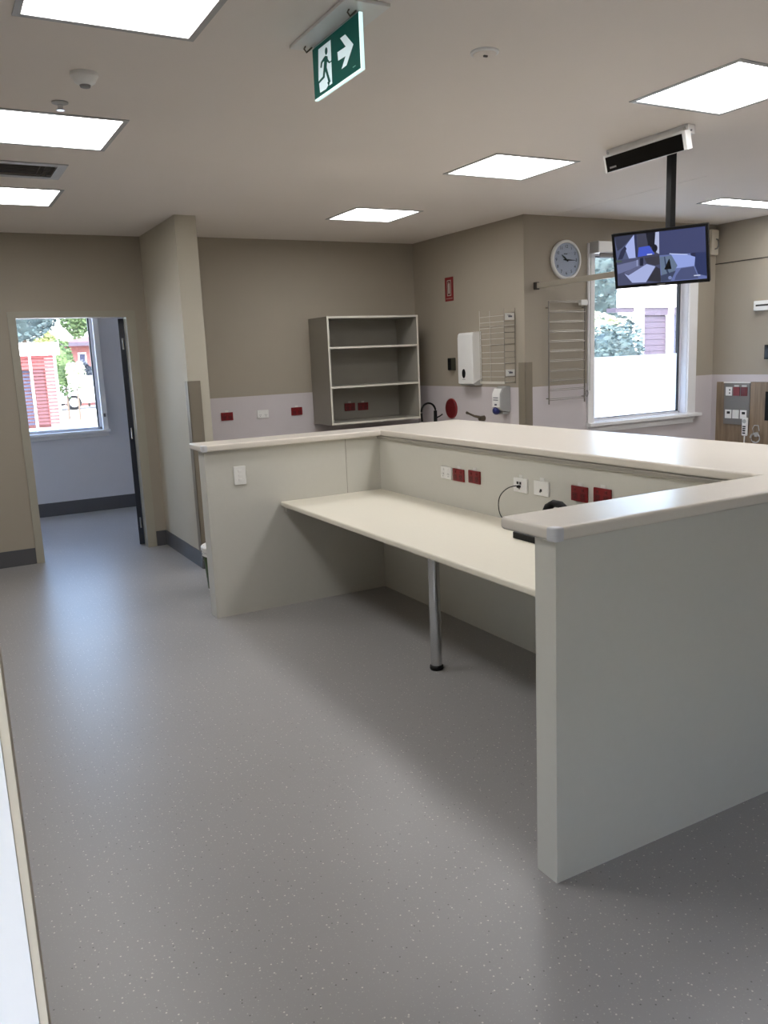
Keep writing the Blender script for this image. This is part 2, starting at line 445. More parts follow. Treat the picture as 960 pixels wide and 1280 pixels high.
for (p, q, r, s_) in ((-a - .02, a + .02, -c - .02, -c + .03), (-a - .02, a + .02, c - .03, c + .02), (-a - .02, -a + .03, -c + .03, c - .03), (a - .03, a + .02, -c + .03, c - .03)):
    fb.box(p, q, r, s_, -.006, .0)
obj('frame', fb, lgrey_m, t)
obj('duct', B().box(-a, a, -c, c, .080, .088), black_m, t)
for k in range(7):
    y = -c + .05 + k * (2 * c - .1) / 6
    obj('louvre', B().box(-a + .03, a - .03, -.0015, .0015, -.020, .020).xf(Matrix.Translation((0, y, .018)) @ Matrix.Rotation(R(-38), 4, 'X')), grey_m, t)
for k in range(3):
    obj('side_louvre', B().box(-.0015, .0015, -c + .03, c - .03, -.014, .014).xf(Matrix.Translation((a - .05 - k * .028, 0, .012)) @ Matrix.Rotation(R(35), 4, 'Y')), grey_m, t)

t = thing('smoke_detector', 'round white smoke detector dome on the ceiling at upper left', 'detector', (.700, 3.535, H))
obj('base', B().lathe([(.052, 0), (.052, -.012), (.048, -.016)]), plast_m, t)
obj('dome', B().lathe([(.048, -.016), (.038, -.034), (.022, -.043), (.021, -.043)]), plast_m, t)
obj('sensor_cap', B().lathe([(.021, -.043), (.019, -.050), (.004, -.052)]), grey_m, t)
t = thing('sprinkler_head', 'small chrome sprinkler head on the ceiling next to the left light', 'sprinkler', (.668, 3.935, H))
obj('flange', B().lathe([(.034, 0), (.034, -.004), (.018, -.010)]), lgrey_m, t)
obj('nozzle', B().lathe([(.011, -.008), (.011, -.026), (.017, -.030), (.017, -.033)]), chrome_m, t)
t = thing('ceiling_disc', 'flat round white disc fitting on the ceiling right of the exit sign', 'fitting', (2.025, 2.757, H))
obj('rim', B().lathe([(.054, 0), (.054, -.006), (.046, -.010), (.046, -.006)]), plast_m, t)
obj('cover', B().lathe([(.046, -.007), (.044, -.011), (.002, -.012)]), ceil_m, t)
obj('catch', B().box(-.004, .012, -.004, .004, -.018, -.011), grey_m, t)

# ------------------------------------------------------------------ exit sign
t = thing('exit_sign', 'green running man exit sign with right arrow hanging from the ceiling', 'exit sign', (1.39, 2.75, H))
obj('mounting_plate', B().box(-.072, .088, -.235, .225, -.012, 0, .003), plast_m, t)
obj('clear_top', B().box(.001, .017, -.165, .172, -.020, -.012), clear_m, t)
obj('panel', B().box(0, .012, -.178, .184, -.187, -.019), mat('sign_green', (10, 92, 76), .3), t)
obj('glowing_edge', B().box(-.0005, .0125, -.183, -.178, -.191, -.019).box(-.0005, .0125, -.178, .184, -.191, -.187), glow_m, t)
for y in (-.17, .178):
    obj('spring_clip', B().tube([(-.03, y, -.012), (-.036, y, -.022), (-.024, y + .006, -.03), (-.012, y, -.02), (-.004, y, -.012)], .003, 6), brass_m, t)
sq = square_map([(180, 500), (670, 120), (715, 740), (220, 1050)])
G = (2, 66, 58); Wt = (205, 222, 226)
def ellp(cx, cy, rx, ry, n=14): return [(cx + rx * math.cos(2 * math.pi * k / n), cy + ry * math.sin(2 * math.pi * k / n)) for k in range(n)]
sign = [([(0, 1), (1, 1), (1, 0), (0, 0)], G)]
for pts, c_ in (
    ([(245, 498), (375, 402), (405, 882), (372, 905), (378, 870), (366, 856), (350, 870), (362, 900), (340, 940), (275, 975), (262, 868), (255, 850)], Wt),
    (ellp(331, 522, 15, 42), G),
    ([(306, 592), (322, 572), (348, 580), (352, 612), (372, 640), (392, 626), (392, 644), (366, 660), (344, 640), (342, 700), (358, 760), (388, 862), (366, 872), (336, 770), (326, 745), (322, 812), (264, 872), (254, 852), (302, 798), (308, 700), (312, 630), (294, 650), (288, 702), (272, 700), (276, 640)], G),
    ([(480, 395), (535, 355), (628, 470), (560, 695), (505, 735), (545, 595), (465, 640), (455, 545), (545, 490)], Wt),
    ([(628, 722), (660, 702), (660, 712), (630, 732)], (120, 160, 150))):
    sign.append(([sq(p) for p in pts], c_))
print_mesh('pictogram', sign, lambda u, v, k: (-.0006 - .0002 * k, .184 - .362 * u, -.187 + .168 * v), vcol('sign_print', .10, .3), t)

# ------------------------------------------------------------------ display box on the ceiling, monitor on its pole
t = thing('display_box', 'slim black fronted display box in a white housing on the ceiling above the monitor', 'display', (3.66, 3.49, H))
def tilt_box(b): return b.xf(Matrix.Translation((-.055, 0, -.048)) @ Matrix.Rotation(R(-14), 4, 'Y'))
obj('housing', tilt_box(B().box(.006, .046, -.297, .297, -.0845, .012, .003)), plast_m, t)
obj('glass_front', tilt_box(B().box(0, .006, -.275, .275, -.082, -.001, .001)), blackgl_m, t)
obj('mounting_channel', B().box(-.022, .03, -.29, .30, -.045, 0), plast_m, t)
for y in (-.27, .285):
    obj('screw', B().cyl((-.026, y, -.02), (-.02, y, -.02), .008, n=10), chrome_m, t)
    obj('screw', B().cyl((.0, y - .025 if y < 0 else y + .015, -.03), (.0, y - .02 if y < 0 else y + .02, -.03), .005, n=8), grey_m, t)
obj('maker_mark', tilt_box(B().box(-.0008, 0, .20, .25, -.066, -.056)), grey_m, t)

TV = Vector((3.742, 3.47, 2.125)); yaw, tl = R(62.702), R(15.69)
tv = thing('monitor', 'black monitor showing security camera views, hung from the ceiling on a square pole', 'monitor', TV)
rr = Vector((math.cos(yaw), -math.sin(yaw), 0)); nn = Vector((-math.sin(yaw), -math.cos(yaw), 0))
up = Vector((0, 0, 1)) * math.cos(tl) + nn * math.sin(tl); nf = nn * math.cos(tl) - Vector((0, 0, 1)) * math.sin(tl)
MT = Matrix(((rr.x, -nf.x, up.x, 0), (rr.y, -nf.y, up.y, 0), (rr.z, -nf.z, up.z, 0), (0, 0, 0, 1)))
w2, h2 = .265, .1566
obj('back_shell', B().box(-w2, w2, .006, .032, -h2, h2, .004).box(-.15, .15, .03, .05, -.09, .09, .006).xf(MT), black_m, tv)
bz = B()
for q in ((-w2, w2, h2 - .014, h2), (-w2, w2, -h2, -h2 + .018), (-w2, -w2 + .014, -h2 + .018, h2 - .014), (w2 - .014, w2, -h2 + .018, h2 - .014)):
    bz.box(q[0], q[1], 0, .008, q[2], q[3])
obj('bezel', bz.xf(MT), black_m, tv)
obj('maker_mark', B().box(-.022, .022, -.0006, 0, -h2 + .006, -h2 + .010).xf(MT), grey_m, tv)
sq = square_map([(112, 215), (828, 128), (842, 540), (152, 600)])
sc = [([(0, 1), (1, 1), (1, 0), (0, 0)], (26, 28, 48))]
for pts, c_ in (
    ([(112, 218), (290, 195), (300, 385), (138, 402)], (78, 86, 118)),
    ([(112, 218), (270, 196), (180, 300), (140, 330)], (52, 56, 76)),
    ([(196, 300), (268, 196), (290, 380), (232, 388)], (160, 172, 222)),
    ([(166, 330), (198, 290), (212, 310), (182, 392), (146, 398)], (44, 48, 72)),
    ([(266, 196), (288, 194), (300, 378), (284, 380)], (44, 50, 78)),
    ([(290, 195), (465, 172), (470, 360), (300, 385)], (62, 64, 82)),
    ([(360, 186), (428, 178), (440, 300), (380, 290)], (24, 26, 36)),
    ([(306, 300), (390, 286), (432, 352), (300, 376)], (66, 86, 190)),
    ([(436, 178), (464, 174), (468, 350), (446, 340), (430, 270)], (170, 178, 210)),
    (ellp(432, 305, 22, 30), (20, 22, 34)),
    ([(372, 352), (412, 348), (412, 356), (372, 360)], (200, 206, 235)),
    ([(465, 172), (828, 128), (835, 333), (470, 358)], (60, 66, 104)),
    ([(138, 402), (470, 362), (482, 572), (152, 600)], (70, 74, 102)),
    ([(140, 440), (300, 400), (310, 450), (150, 510)], (104, 110, 146)),
    ([(196, 500), (340, 424), (372, 432), (240, 520)], (88, 92, 124)),
    ([(200, 506), (232, 520), (372, 430), (440, 448), (368, 572), (262, 576)], (160, 170, 214)),
    ([(318, 384), (344, 380), (346, 440), (320, 446)], (28, 32, 52)),
    ([(290, 400), (306, 396), (308, 446), (292, 450)], (130, 138, 176)),
    ([(350, 380), (470, 364), (476, 430), (440, 440), (372, 424)], (54, 54, 66)),
    ([(380, 560), (446, 450), (482, 470), (484, 570)], (46, 46, 56)),
    ([(122, 400), (180, 404), (180, 416), (126, 420)], (70, 84, 78)),
    ([(470, 360), (835, 334), (842, 540), (486, 570)], (98, 110, 160)),
    ([(560, 348), (750, 362), (742, 442), (600, 462)], (140, 156, 216)),
    ([(470, 374), (566, 362), (612, 440), (580, 500), (490, 520)], (96, 112, 136)),
    ([(480, 520), (600, 480), (560, 560), (488, 568)], (58, 66, 92)),
    ([(600, 520), (640, 462), (738, 446), (776, 540), (590, 556)], (70, 78, 116)),
    ([(752, 340), (835, 334), (840, 520), (772, 506), (746, 440)], (42, 52, 92)),
    ([(712, 344), (752, 338), (752, 372), (716, 362)], (36, 40, 70)),
    ([(548, 345), (690, 350), (690, 356), (548, 352)], (186, 198, 240)),
    ([(740, 514), (790, 510), (790, 518), (740, 522)], (190, 196, 220)),
    ([(506, 372), (514, 371), (528, 450), (556, 520), (566, 545), (556, 548), (520, 470)], (48, 58, 84)),
    (ellp(555, 535, 14, 14), (120, 132, 176))):
    sc.append(([sq(p) for p in pts], c_))
scr = print_mesh('screen', sc, lambda u, v, k: MT @ Vector((-w2 + .014 + (2 * w2 - .028) * u, .0055 - .00012 * k, -h2 + .018 + (2 * h2 - .032) * v)), vcol('screen_picture', .29, .2, 0), tv)
PX, PY, PZ = 3.805 - TV.x, 3.455 - TV.y, H - TV.z
obj('ceiling_pole', B().box(PX - .019, PX + .019, PY - .019, PY + .019, PZ - .62, PZ - .006, .002), black_m, tv)
obj('ceiling_plate', B().box(PX - .05, PX + .05, PY - .05, PY + .05, PZ - .008, PZ, .001), black_m, tv)
obj('bracket', B().box(PX - .035, PX + .02, PY - .03, PY + .05, PZ - .70, PZ - .56, .004), black_m, tv)

# ------------------------------------------------------------------ reception desk
desk = thing('reception_desk', 'large U shaped cream reception desk with a raised counter round it', 'desk', (2.6, 3.5, 0))
DL = (2.6, 3.5, 0)
def dp(name, b, m, label=None):
    o = obj(name, b, m, desk)
    for v in o.data.vertices: v.co -= Vector(DL)
    if label: o['label'] = label
    return o
ZC = 1.139; ch = .030
outer = [(1.485 + ch, 5.054), (2.76, 5.054), (2.76, 2.035), (1.527, 2.035), (1.527, 1.785 + ch), (1.527 + ch, 1.785), (3.595, 1.785), (3.595, 5.335), (1.485, 5.335), (1.485, 5.054 + ch)]
dp('countertop', B().prism(outer, 'z', ZC - .042, ZC, .011), top_m)
for cx, cy in ((1.485, 5.054), (1.527, 1.785)):
    dp('corner_cap', B().prism([(cx - .0005, cy + ch + .004), (cx - .0005, cy + .014), (cx + .005, cy + .004), (cx + .014, cy - .0005), (cx + ch + .004, cy - .0005), (cx + ch + .004, cy + .02), (cx + .02, cy + ch + .004)], 'z', ZC - .043, ZC + .0005, .006), cap_m, 'grey plastic corner cap')
ZP = ZC - .042
dp('end_panel', B().box(1.520, 2.770, 5.095, 5.215, 0, ZP), lam_m)
dp('panel_joint', B().box(2.502, 2.5045, 5.0944, 5.0951, .721, ZP), guard_m)
dp('end_panel', B().box(1.556, 3.50, 1.797, 1.888, 0, ZP), lam_m)
dp('panel_edge', B().box(1.506, 1.5195, 5.093, 5.217, 0, ZP, .002), lam_m)
dp('panel_edge', B().box(1.540, 1.5555, 1.795, 1.890, 0, ZP, .002), lam_m)
dp('back_panel', B().box(2.770, 2.86, 1.888, 5.095, 0, ZP), lam_m)
dp('outer_panel', B().box(3.42, 3.50, 1.888, 5.215, 0, ZP).box(2.770, 3.42, 5.095, 5.215, 0, ZP), lam_m)
dp('under_counter_rail', B().box(2.748, 2.7695, 2.04, 5.09, ZP - .020, ZP - .001, .003), alu_m)
dp('worktop', B().box(1.999, 2.7695, 1.8885, 5.0945, .687, .72, .009, 3), wtop_m)
dp('worktop_cleat', B().box(2.03, 2.7, 5.073, 5.0945, .655, .687).box(2.022, 2.062, 5.035, 5.0945, .650, .6865, .003), lam_m)
lx, ly = 2.205, 3.525
leg = dp('leg', B().cyl((lx, ly, .022), (lx, ly, .68), .030, n=28), chrome_m)
for nm, b, m in (('foot', B().lathe([(.033, 0), (.036, .006), (.036, .020), (.031, .026)], (lx, ly, 0)), black_m), ('mounting_flange', B().lathe([(.034, .672), (.034, .678), (.055, .680), (.055, .6865)], (lx, ly, 0)), black_m)):
    o = obj(nm, b, m, leg)
    for v in o.data.vertices: v.co -= Vector(DL)

# ------------------------------------------------------------------ outlets, built once facing local -Y and copied
def outlet(name, label, m, mface, loc, rz, group, kind='power', tagc=True, w=.116, h=.076):
    t = thing(name, label, 'power outlet' if kind != 'data' else 'data outlet', loc, rz, group)
    obj('plate', B().box(-w / 2, w / 2, -.010, 0, -h / 2, h / 2, .003), m, t)
    if kind == 'power':
        for s in (-1, 1):
            r_ = obj('rocker_switch', B().box(s * .028 - .007, s * .028 + .007, -.0135, -.010, .013, .027, .001), mface, t)
            f_ = obj('socket_face', B().box(s * .028 - .018, s * .028 + .018, -.0115, -.010, -.030, .006, .0008), mface, t)
            sl = B()
            for dx, an in ((-.007, 30), (.007, -30)):
                sl.xf(Matrix()) ; q = B().box(-.0012, .0012, -.0005, .0005, -.0045, .0045).xf(Matrix.Translation((s * .028 + dx, -.0118, -.006)) @ Matrix.Rotation(R(an), 4, 'Y'))
                me = bpy.data.meshes.new('t'); q.bm.to_mesh(me); q.bm.free(); sl.bm.from_mesh(me); bpy.data.meshes.remove(me)
            sl.box(s * .028 - .0012, s * .028 + .0012, -.0123, -.0113, -.024, -.015)
            obj('slots', sl, slot_m, f_)
    else:
        for x, z in ((-.02, .012), (.004, .012)) if kind == 'data' else ((0, -.01),):
            obj('jack', B().box(x - .007, x + .007, -.0118, -.010, z - .007, z + .007), slot_m, t)
        obj('jack', B().box(-.012, .0, -.0118, -.010, -.022, -.012), grey_m, t)
    if tagc: obj('label_tag', B().box(-.016, .016, -.003, 0, h / 2 - .002, h / 2 + .017, .0008), label_m, t)
    return t
RX = R(-90)  # faces -x
gb = 'outlets on the desk back panel'; gw = 'outlets on the alcove back wall'
ow = outlet('wall_outlet', 'white double power outlet on the desk back panel beside two red ones', plast_m, plast_m, (2.770, 4.236, .921), RX, gb, tagc=False)
orr = outlet('wall_outlet', 'red power outlet on the desk back panel touching the white power outlet', red_m, redd_m, (2.770, 4.102, .920), RX, gb)
dup(orr, (2.770, 3.938, .925), 'second red power outlet on the desk back panel, right of its touching pair', group=gb)
od = outlet('data_outlet', 'white data outlet with a black cable plugged in, on the desk back panel', plast_m, plast_m, (2.7692, 3.506, .927), RX, gb, kind='data', w=.116, h=.078)
od2 = outlet('data_outlet', 'white data outlet without cable, right of the one with the black cable', plast_m, plast_m, (2.7692, 3.332, .930), RX, gb, kind='blank', w=.118, h=.078)
dup(orr, (2.770, 3.046, .937), 'red power outlet just above the near counter arm, its lower edge hidden', group=gb)
dup(orr, (2.770, 2.888, .945), 'rightmost red power outlet on the desk, half hidden by the near counter arm', group=gb)
yb_ = 7.513
dup(orr, (2.472, yb_, 1.150), 'red power outlet on the alcove wall nearest the stub wall', 0, gw)
dup(ow, (2.828, yb_, 1.148), 'white power outlet on the alcove wall between two red outlets', 0, gw)
dup(orr, (3.180, yb_, 1.152), 'red power outlet on the alcove wall just left of the shelf unit', 0, gw)
dup(orr, (3.755, 7.499, 1.156), 'left one of the two red power outlets inside the open shelf unit', 0, gw)
dup(orr, (3.905, 7.499, 1.152), 'right one of the two red power outlets inside the open shelf unit', 0, gw)
# light switch on the left end panel
t = thing('light_switch', 'white three gang light switch on the left end panel of the desk', 'switch', (1.731, 5.0945, .925))
obj('plate', B().box(-.040, .040, -.010, 0, -.060, .060, .003), plast_m, t)
for z in (.028, 0, -.028):
    obj('rocker', B().box(-.012, .012, -.0145, -.010, z - .008, z + .008, .001), plast_m, t)
obj('label_tag', B().box(.043, .062, -.002, 0, -.012, .028, .0006), lam_m, t)

# phone on the worktop, cable
ph = thing('desk_phone', 'black desk phone mostly hidden behind the near counter arm', 'telephone', (2.60, 3.09, .72))
obj('base', B().prism([(-.10, 0), (.09, 0), (.09, .085), (.06, .10), (-.10, .03)], 'y', -.10, .15, .004).xf(Matrix.Translation((0, .0, .0005))), black_m, ph)
obj('keypad', B().box(-.05, .03, -.07, .04, -.001, .003).xf(Matrix.Translation((0, 0, .066)) @ Matrix.Rotation(R(-24), 4, 'Y')), grey_m, ph)
hs = B().tube([(.055, -.09, .115), (.055, -.07, .150), (.055, -.03, .175), (.055, .02, .175), (.055, .06, .150), (.055, .08, .112)], [.024, .022, .018, .018, .022, .024], 12)
obj('handset', hs, black_m, ph)
cb_ = B()
pp = [Vector(p) for p in ((2.752, 3.505, .922), (2.738, 3.525, .924), (2.725, 3.575, .905), (2.715, 3.625, .86), (2.71, 3.635, .80), (2.705, 3.60, .745), (2.70, 3.50, .728), (2.69, 3.35, .7255), (2.685, 3.248, .7275))]
fine = []
for i in range(len(pp) - 1):
    p0, p1, p2, p3 = pp[max(i - 1, 0)], pp[i], pp[i + 1], pp[min(i + 2, len(pp) - 1)]
    for k in range(5):
        s = k / 5; fine.append(.5 * ((2 * p1) + (p2 - p0) * s + (2 * p0 - 5 * p1 + 4 * p2 - p3) * s * s + (3 * p1 - p0 - 3 * p2 + p3) * s ** 3))
fine.append(pp[-1])
t = thing('phone_cable', 'thin black cable looping from the data outlet down to the desk phone', 'cable', (2.7, 3.5, .72))
o = obj('cord', cb_.tube(fine, .0028, 8), black_m, t); 
for v in o.data.vertices: v.co -= Vector((2.7, 3.5, .72))
obj('plug', B().box(.040, .0585, -.003, .013, .195, .209, .002), black_m, t)

# ------------------------------------------------------------------ bucket behind the left end panel
t = thing('bucket', 'white plastic bucket with green label and lid, behind the left end of the desk', 'bucket', (1.79, 5.80, 0))
obj('body', B().lathe([(.115, .0), (.118, .004), (.136, .265), (.136, .275)], n=36), plast_m, t)
obj('printed_label', B().lathe([(.1195, .012), (.1365, .258), (.1355, .258), (.1185, .012)], n=36), bucket_m, t)
obj('rim', B().lathe([(.137, .262), (.146, .264), (.146, .282), (.138, .284), (.138, .290), (.144, .292), (.144, .300), (.137, .302)], n=36), plast_m, t)
obj('lid', B().lathe([(.148, .302), (.150, .306), (.150, .326), (.143, .334), (.13, .334), (.127, .328), (.002, .328)], n=36), plast_m, t)
obj('handle', B().tube([(.146 * math.cos(a_), .146 * math.sin(a_), .285 - .12 * max(0, math.sin(a_))) for a_ in [math.pi * k / 16 for k in range(17)]], .003, 6), chrome_m, t)

# ------------------------------------------------------------------ open shelf unit on the back wall
t = thing('shelf_unit', 'open grey wall shelf unit with two inner shelves in the alcove corner', 'shelf unit', (3.8555, 7.3, 1.018))
o0 = Vector((3.8555, 7.3, 1.018)); X0, X1, Y0, Y1, Z1_ = -.4945, .4945, -.2, .217, 1.010
def sp(name, b, edge):
    p = obj(name, b, shelf_m, t); obj('lit_edge_band', edge, edge_m, p); return p
for s in (-1, 1):
    xa = X0 if s < 0 else X1 - .018
    sp('side_panel', B().box(xa, xa + .018, Y0, Y1, 0, Z1_), B().box(xa, xa + .018, Y0 - .0015, Y0, 0, Z1_))
for nm, z in (('bottom_panel', .0), ('shelf', .345), ('shelf', .712), ('top_panel', Z1_ - .018)):
    sp(nm, B().box(X0 + .018, X1 - .018, Y0 + .001, Y1, z, z + .018), B().box(X0 + .018, X1 - .018, Y0 - .0005, Y0 + .001, z, z + .018))
obj('back_panel', B().box(X0 + .018, X1 - .018, Y1 - .016, Y1 - .004, .018, Z1_ - .018), shelf_m, t)

# ------------------------------------------------------------------ alcove bench (low behind the counter)
t = thing('sink_bench', 'low sink bench along the alcove walls, hidden behind the reception counter', 'bench', (4.2, 6.8, 0))
obj('cabinet', B().box(-.20, .36, -.95, .70, .10, .86).box(-.85, -.20, .17, .70, .10, .86), lam_m, t)
obj('plinth', B().box(-.14, .36, -.95, .70, 0, .10).box(-.85, -.14, .23, .70, 0, .10), base_m, t)
obj('benchtop', B().prism([(-.22, -.97), (.367, -.97), (.367, .705), (-.87, .705), (-.87, .15), (-.22, .15)], 'z', .86, .90, .006), top_m, t)
t = thing('gooseneck_tap', 'black gooseneck tap looping above the counter edge beside the shelf unit', 'tap', (4.47, 7.0, .90))
arc = [(-.012, 0, .10), (-.010, 0, .19)] + [(-.0925 + .0825 * math.cos(R(a_)), 0, .185 + .0825 * math.sin(R(a_))) for a_ in range(10, 180, 12)] + [(-.175, 0, .17), (-.170, 0, .09)]
obj('spout', B().tube(arc, .010, 10), black_m, t)
obj('body', B().cyl((-.012, 0, 0), (-.012, 0, .19), .020, .017, n=14), black_m, t)
obj('lever', B().tube([(-.01, -.02, .12), (.0, -.06, .135), (.005, -.10, .155)], .007, 8), black_m, t)
t = thing('elbow_tap', 'aged metal wall tap with a long lever seen over the counter edge', 'tap', (4.570, 6.33, 1.035))
obj('body', B().cyl((0, 0, 0), (-.055, 0, 0), .026, .022, n=14), brass_m, t)
obj('lever', B().tube([(-.05, 0, .012), (-.075, .05, .022), (-.085, .12, .042), (-.085, .16, .050)], [.013, .011, .010, .014], 8), brass_m, t)
t = thing('wall_disc', 'dark red round disc on the alcove wall beside the gooseneck tap', 'disc', (4.570, 6.868, 1.107))
obj('face', B().lathe([(.094, 0), (.096, -.010), (.090, -.018), (.002, -.020)], axis='x', n=32), redd_m, t)
obj('rim', B().lathe([(.099, 0), (.099, -.012), (.094, -.014), (.094, 0)], axis='x', n=32), red_m, t)

# fire extinguisher sign
t = thing('extinguisher_sign', 'small red fire extinguisher sign high on the alcove wall', 'sign', (4.574, 6.866, 2.252))
obj('plate', B().box(-.002, 0, -.072, .072, -.112, .112), red_m, t)
pm = [([(.26, .88), (.74, .88), (.74, .22), (.26, .22)], (178, 168, 158)), ([(.33, .84), (.67, .84), (.67, .26), (.33, .26)], (92, 14, 19)), ([(.40, .74), (.60, .74), (.60, .31), (.40, .31)], (186, 176, 166)), ([(.45, .80), (.55, .80), (.55, .75), (.45, .75)], (186, 176, 166)), ([(.10, .12), (.90, .12), (.90, .095), (.10, .095)], (170, 150, 142))]
print_mesh('pictogram', pm, lambda u, v, k: (-.0024 - .0003 * k, .072 - .144 * u, -.112 + .224 * v), vcol('sign_ink', 0, .4), t)

# paper towel dispenser
t = thing('towel_dispenser', 'tall white paper towel dispenser on the alcove wall', 'dispenser', (4.574, 6.47, 1.34))
obj('cover', B().prism([(-.003, .06), (-.003, .490), (-.09, .485), (-.104, .472), (-.110, .44), (-.110, .02), (-.098, .015)], 'y', -.121, .121, .010), plast_m, t)
obj('back_case', B().box(-.092, 0, -.116, .116, 0, .06, .006), lgrey_m, t)
obj('view_window', B().lathe([(.034, -.0005), (.034, -.003), (.002, -.004)], (-.110, 0, 0), axis='x', n=24).xf(Matrix.Translation((0, .022, .112)) @ Matrix.Diagonal((1, .8, 1.25, 1))), black_m, t)
obj('lettering', B().box(-.1112, -.110, .0, .05, .056, .062), lgrey_m, t)
t = thing('wall_switch_box', 'small dark green box on the alcove wall left of the towel dispenser', 'box', (4.574, 6.815, 1.54))
obj('case', B().box(-.052, 0, -.030, .034, -.06, .06, .004), dkgreen_m, t)
obj('cover', B().box(-.056, -.052, -.026, .030, -.054, .054, .001), black_m, t)

# glove box rack
t = thing('glove_rack', 'white wire glove box rack on the alcove wall above the soap dispenser', 'rack', (4.574, 6.03, 1.36))
r_ = .0027
ya, yb2, xf, zt = -.175, .185, -.118, .645
for y in (ya, yb2):
    b = B()
    for x in (-.004, xf): b.cyl((x, y, 0), (x, y, zt), r_, n=6)
    obj('side_frame', b, wire_m if y == ya else rackw_m, t)
for k in range(4):
    for i, dz in enumerate((0, .05, .10)):
        z = .012 + k * .165 + dz + (.0 if k < 3 else -.02)
        if z > zt: continue
        obj('wire', B().cyl((xf, ya, z), (xf, yb2, z), r_, n=6), rackw_m, t)
        obj('wire', B().cyl((-.004, ya, z), (xf, ya, z), r_, n=6), wire_m, t)
    obj('wire', B().cyl((-.004, yb2, .012 + k * .165), (xf, yb2, .012 + k * .165), r_, n=6), rackw_m, t)
    obj('wire', B().cyl((-.004, ya, .012 + k * .165), (-.004, yb2, .012 + k * .165), r_, n=6), rackw_m, t)
for z in (.095, .575):
    c_ = obj('label_card', B().box(-.110, -.012, ya - .005, ya - .003, z - .028, z + .030), label_m, t)
    obj('printing', B().box(-.075, -.035, ya - .0056, ya - .005, z - .006, z + .008).box(-.085, -.050, ya - .0056, ya - .005, z + .010, z + .014), ink_m, c_)
obj('tray_edge', B().box(xf - .003, xf + .003, ya, yb2, .0, .022), rackw_m, t)

# soap dispenser
t = thing('soap_dispenser', 'grey sided soap dispenser with dark blue spout, under the glove rack', 'dispenser', (4.570, 5.985, 1.10))
obj('side_shell', B().prism([(0, .01), (0, .236), (-.05, .236), (-.085, .215), (-.108, .17), (-.112, .05), (-.10, .03), (-.03, .01)], 'y', -.058, .0585, .006), lgrey_m, t)
obj('front_label', B().prism([(-.1135, .055), (-.1105, .172), (-.087, .217), (-.090, .219), (-.1135, .173), (-.1165, .055)], 'y', -.048, .0585), plast_m, t)
obj('lettering', B().box(-.118, -.1165, -.030, .040, .135, .142).box(-.118, -.1165, -.030, .040, .115, .122).box(-.119, -.1165, -.01, .02, .07, .085), ink_m, t)
obj('spout', B().ell((-.105, .015, .022), .034, .040, .036), blue_m, t)
obj('drip_guard', B().box(-.07, -.0, -.04, .03, -.012, .012, .004), lgrey_m, t)

# ------------------------------------------------------------------ window wall things
t = thing('wall_clock', 'round white wall clock with black hands between the alcove corner and window', 'clock', (5.020, 5.724, 2.396))
obj('case', B().lathe([(.150, 0), (.166, -.006), (.168, -.024), (.160, -.034), (.146, -.036), (.1415, -.028), (.1415, -.002)], axis='y', n=48), plast_m, t)
obj('dial', B().lathe([(.1415, -.020), (.1415, -.0225), (.001, -.0225)], axis='y', n=48), mat('dial_paper', (190, 192, 208), .35), t)
for k in range(1, 13):
    a_ = R(90 - 30 * k)
    text(str(k), .036, black_m, 'numeral', t, Matrix.Translation((.112 * math.cos(a_), -.0232, .112 * math.sin(a_))) @ Matrix.Rotation(R(90), 4, 'X'))
obj('glass_cover', B().lathe([(.1412, -.032), (.1412, -.033), (.001, -.033), (.001, -.032)], axis='y', n=48), glass_m, t)
def hand(b, ang): return b.xf(Matrix.Translation((0, 0, 0)) @ Matrix.Rotation(R(ang), 4, 'Y'))
obj('minute_hand', hand(B().prism([(-.004, -.035), (.004, -.035), (.006, .02), (.001, .108), (-.001, .108), (-.006, .02)], 'y', -.0265, -.0250), 91), black_m, t)
obj('hour_hand', hand(B().prism([(-.005, -.02), (.005, -.02), (.008, .03), (.0015, .070), (-.0015, .070), (-.008, .03)], 'y', -.0285, -.0270), -53), black_m, t)
obj('hub', B().cyl((0, -.0225, 0), (0, -.031, 0), .006, n=12), black_m, t)
obj('maker_mark', B().box(-.028, .012, -.0232, -.0226, .046, .054), ink_m, t)

t = thing('wire_rack', 'tall chrome ladder style wire rack on the wall left of the window', 'rack', (5.012, 5.720, 1.165))
for x in (-.205, .205):
    obj('upright', B().cyl((x, -.035, 0), (x, -.035, .885), .0065, n=10), wire_m, t)
    for z in (.05, .83):
        obj('standoff', B().cyl((x, 0.0, z), (x, -.035, z), .005, n=8), wire_m, t)
for k in range(11):
    z = .035 + k * .0838
    obj('rung', B().cyl((-.205, -.040, z), (.205, -.040, z), .0034, n=8), wire_m, t)
    obj('rung', B().cyl((-.205, -.030, z + .012), (.205, -.030, z + .012), .0028, n=8), wire_m, t)
obj('control_box', B().box(.145, .225, -.056, -.020, .845, .893, .004), plast_m, t)

# curtain rail standing out from the wall toward the room
t = thing('curtain_rail', 'long beige curtain rail reaching out from the window wall below the clock', 'rail', (4.690, 5.724, 2.178))
obj('rail', B().box(-.012, .012, -1.62, -.012, -.022, .022, .003), rail_m, t)
obj('end_bracket', B().box(-.018, .018, -.040, 0.0, -.032, .030, .003), gap_m, t)

# nurse call unit behind the monitor
t = thing('wall_unit', 'beige wall unit high in the corner right of the monitor', 'unit', (6.875, 5.724, 2.59))
obj('case', B().box(-.06, .045, -.05, 0, -.12, .12, .012), cream_m, t)
obj('hook', B().tube([(.0, -.05, .03), (.015, -.062, .02), (.02, -.064, -.03), (.005, -.062, -.06), (-.015, -.05, -.065)], .006, 8), grey_m, t)

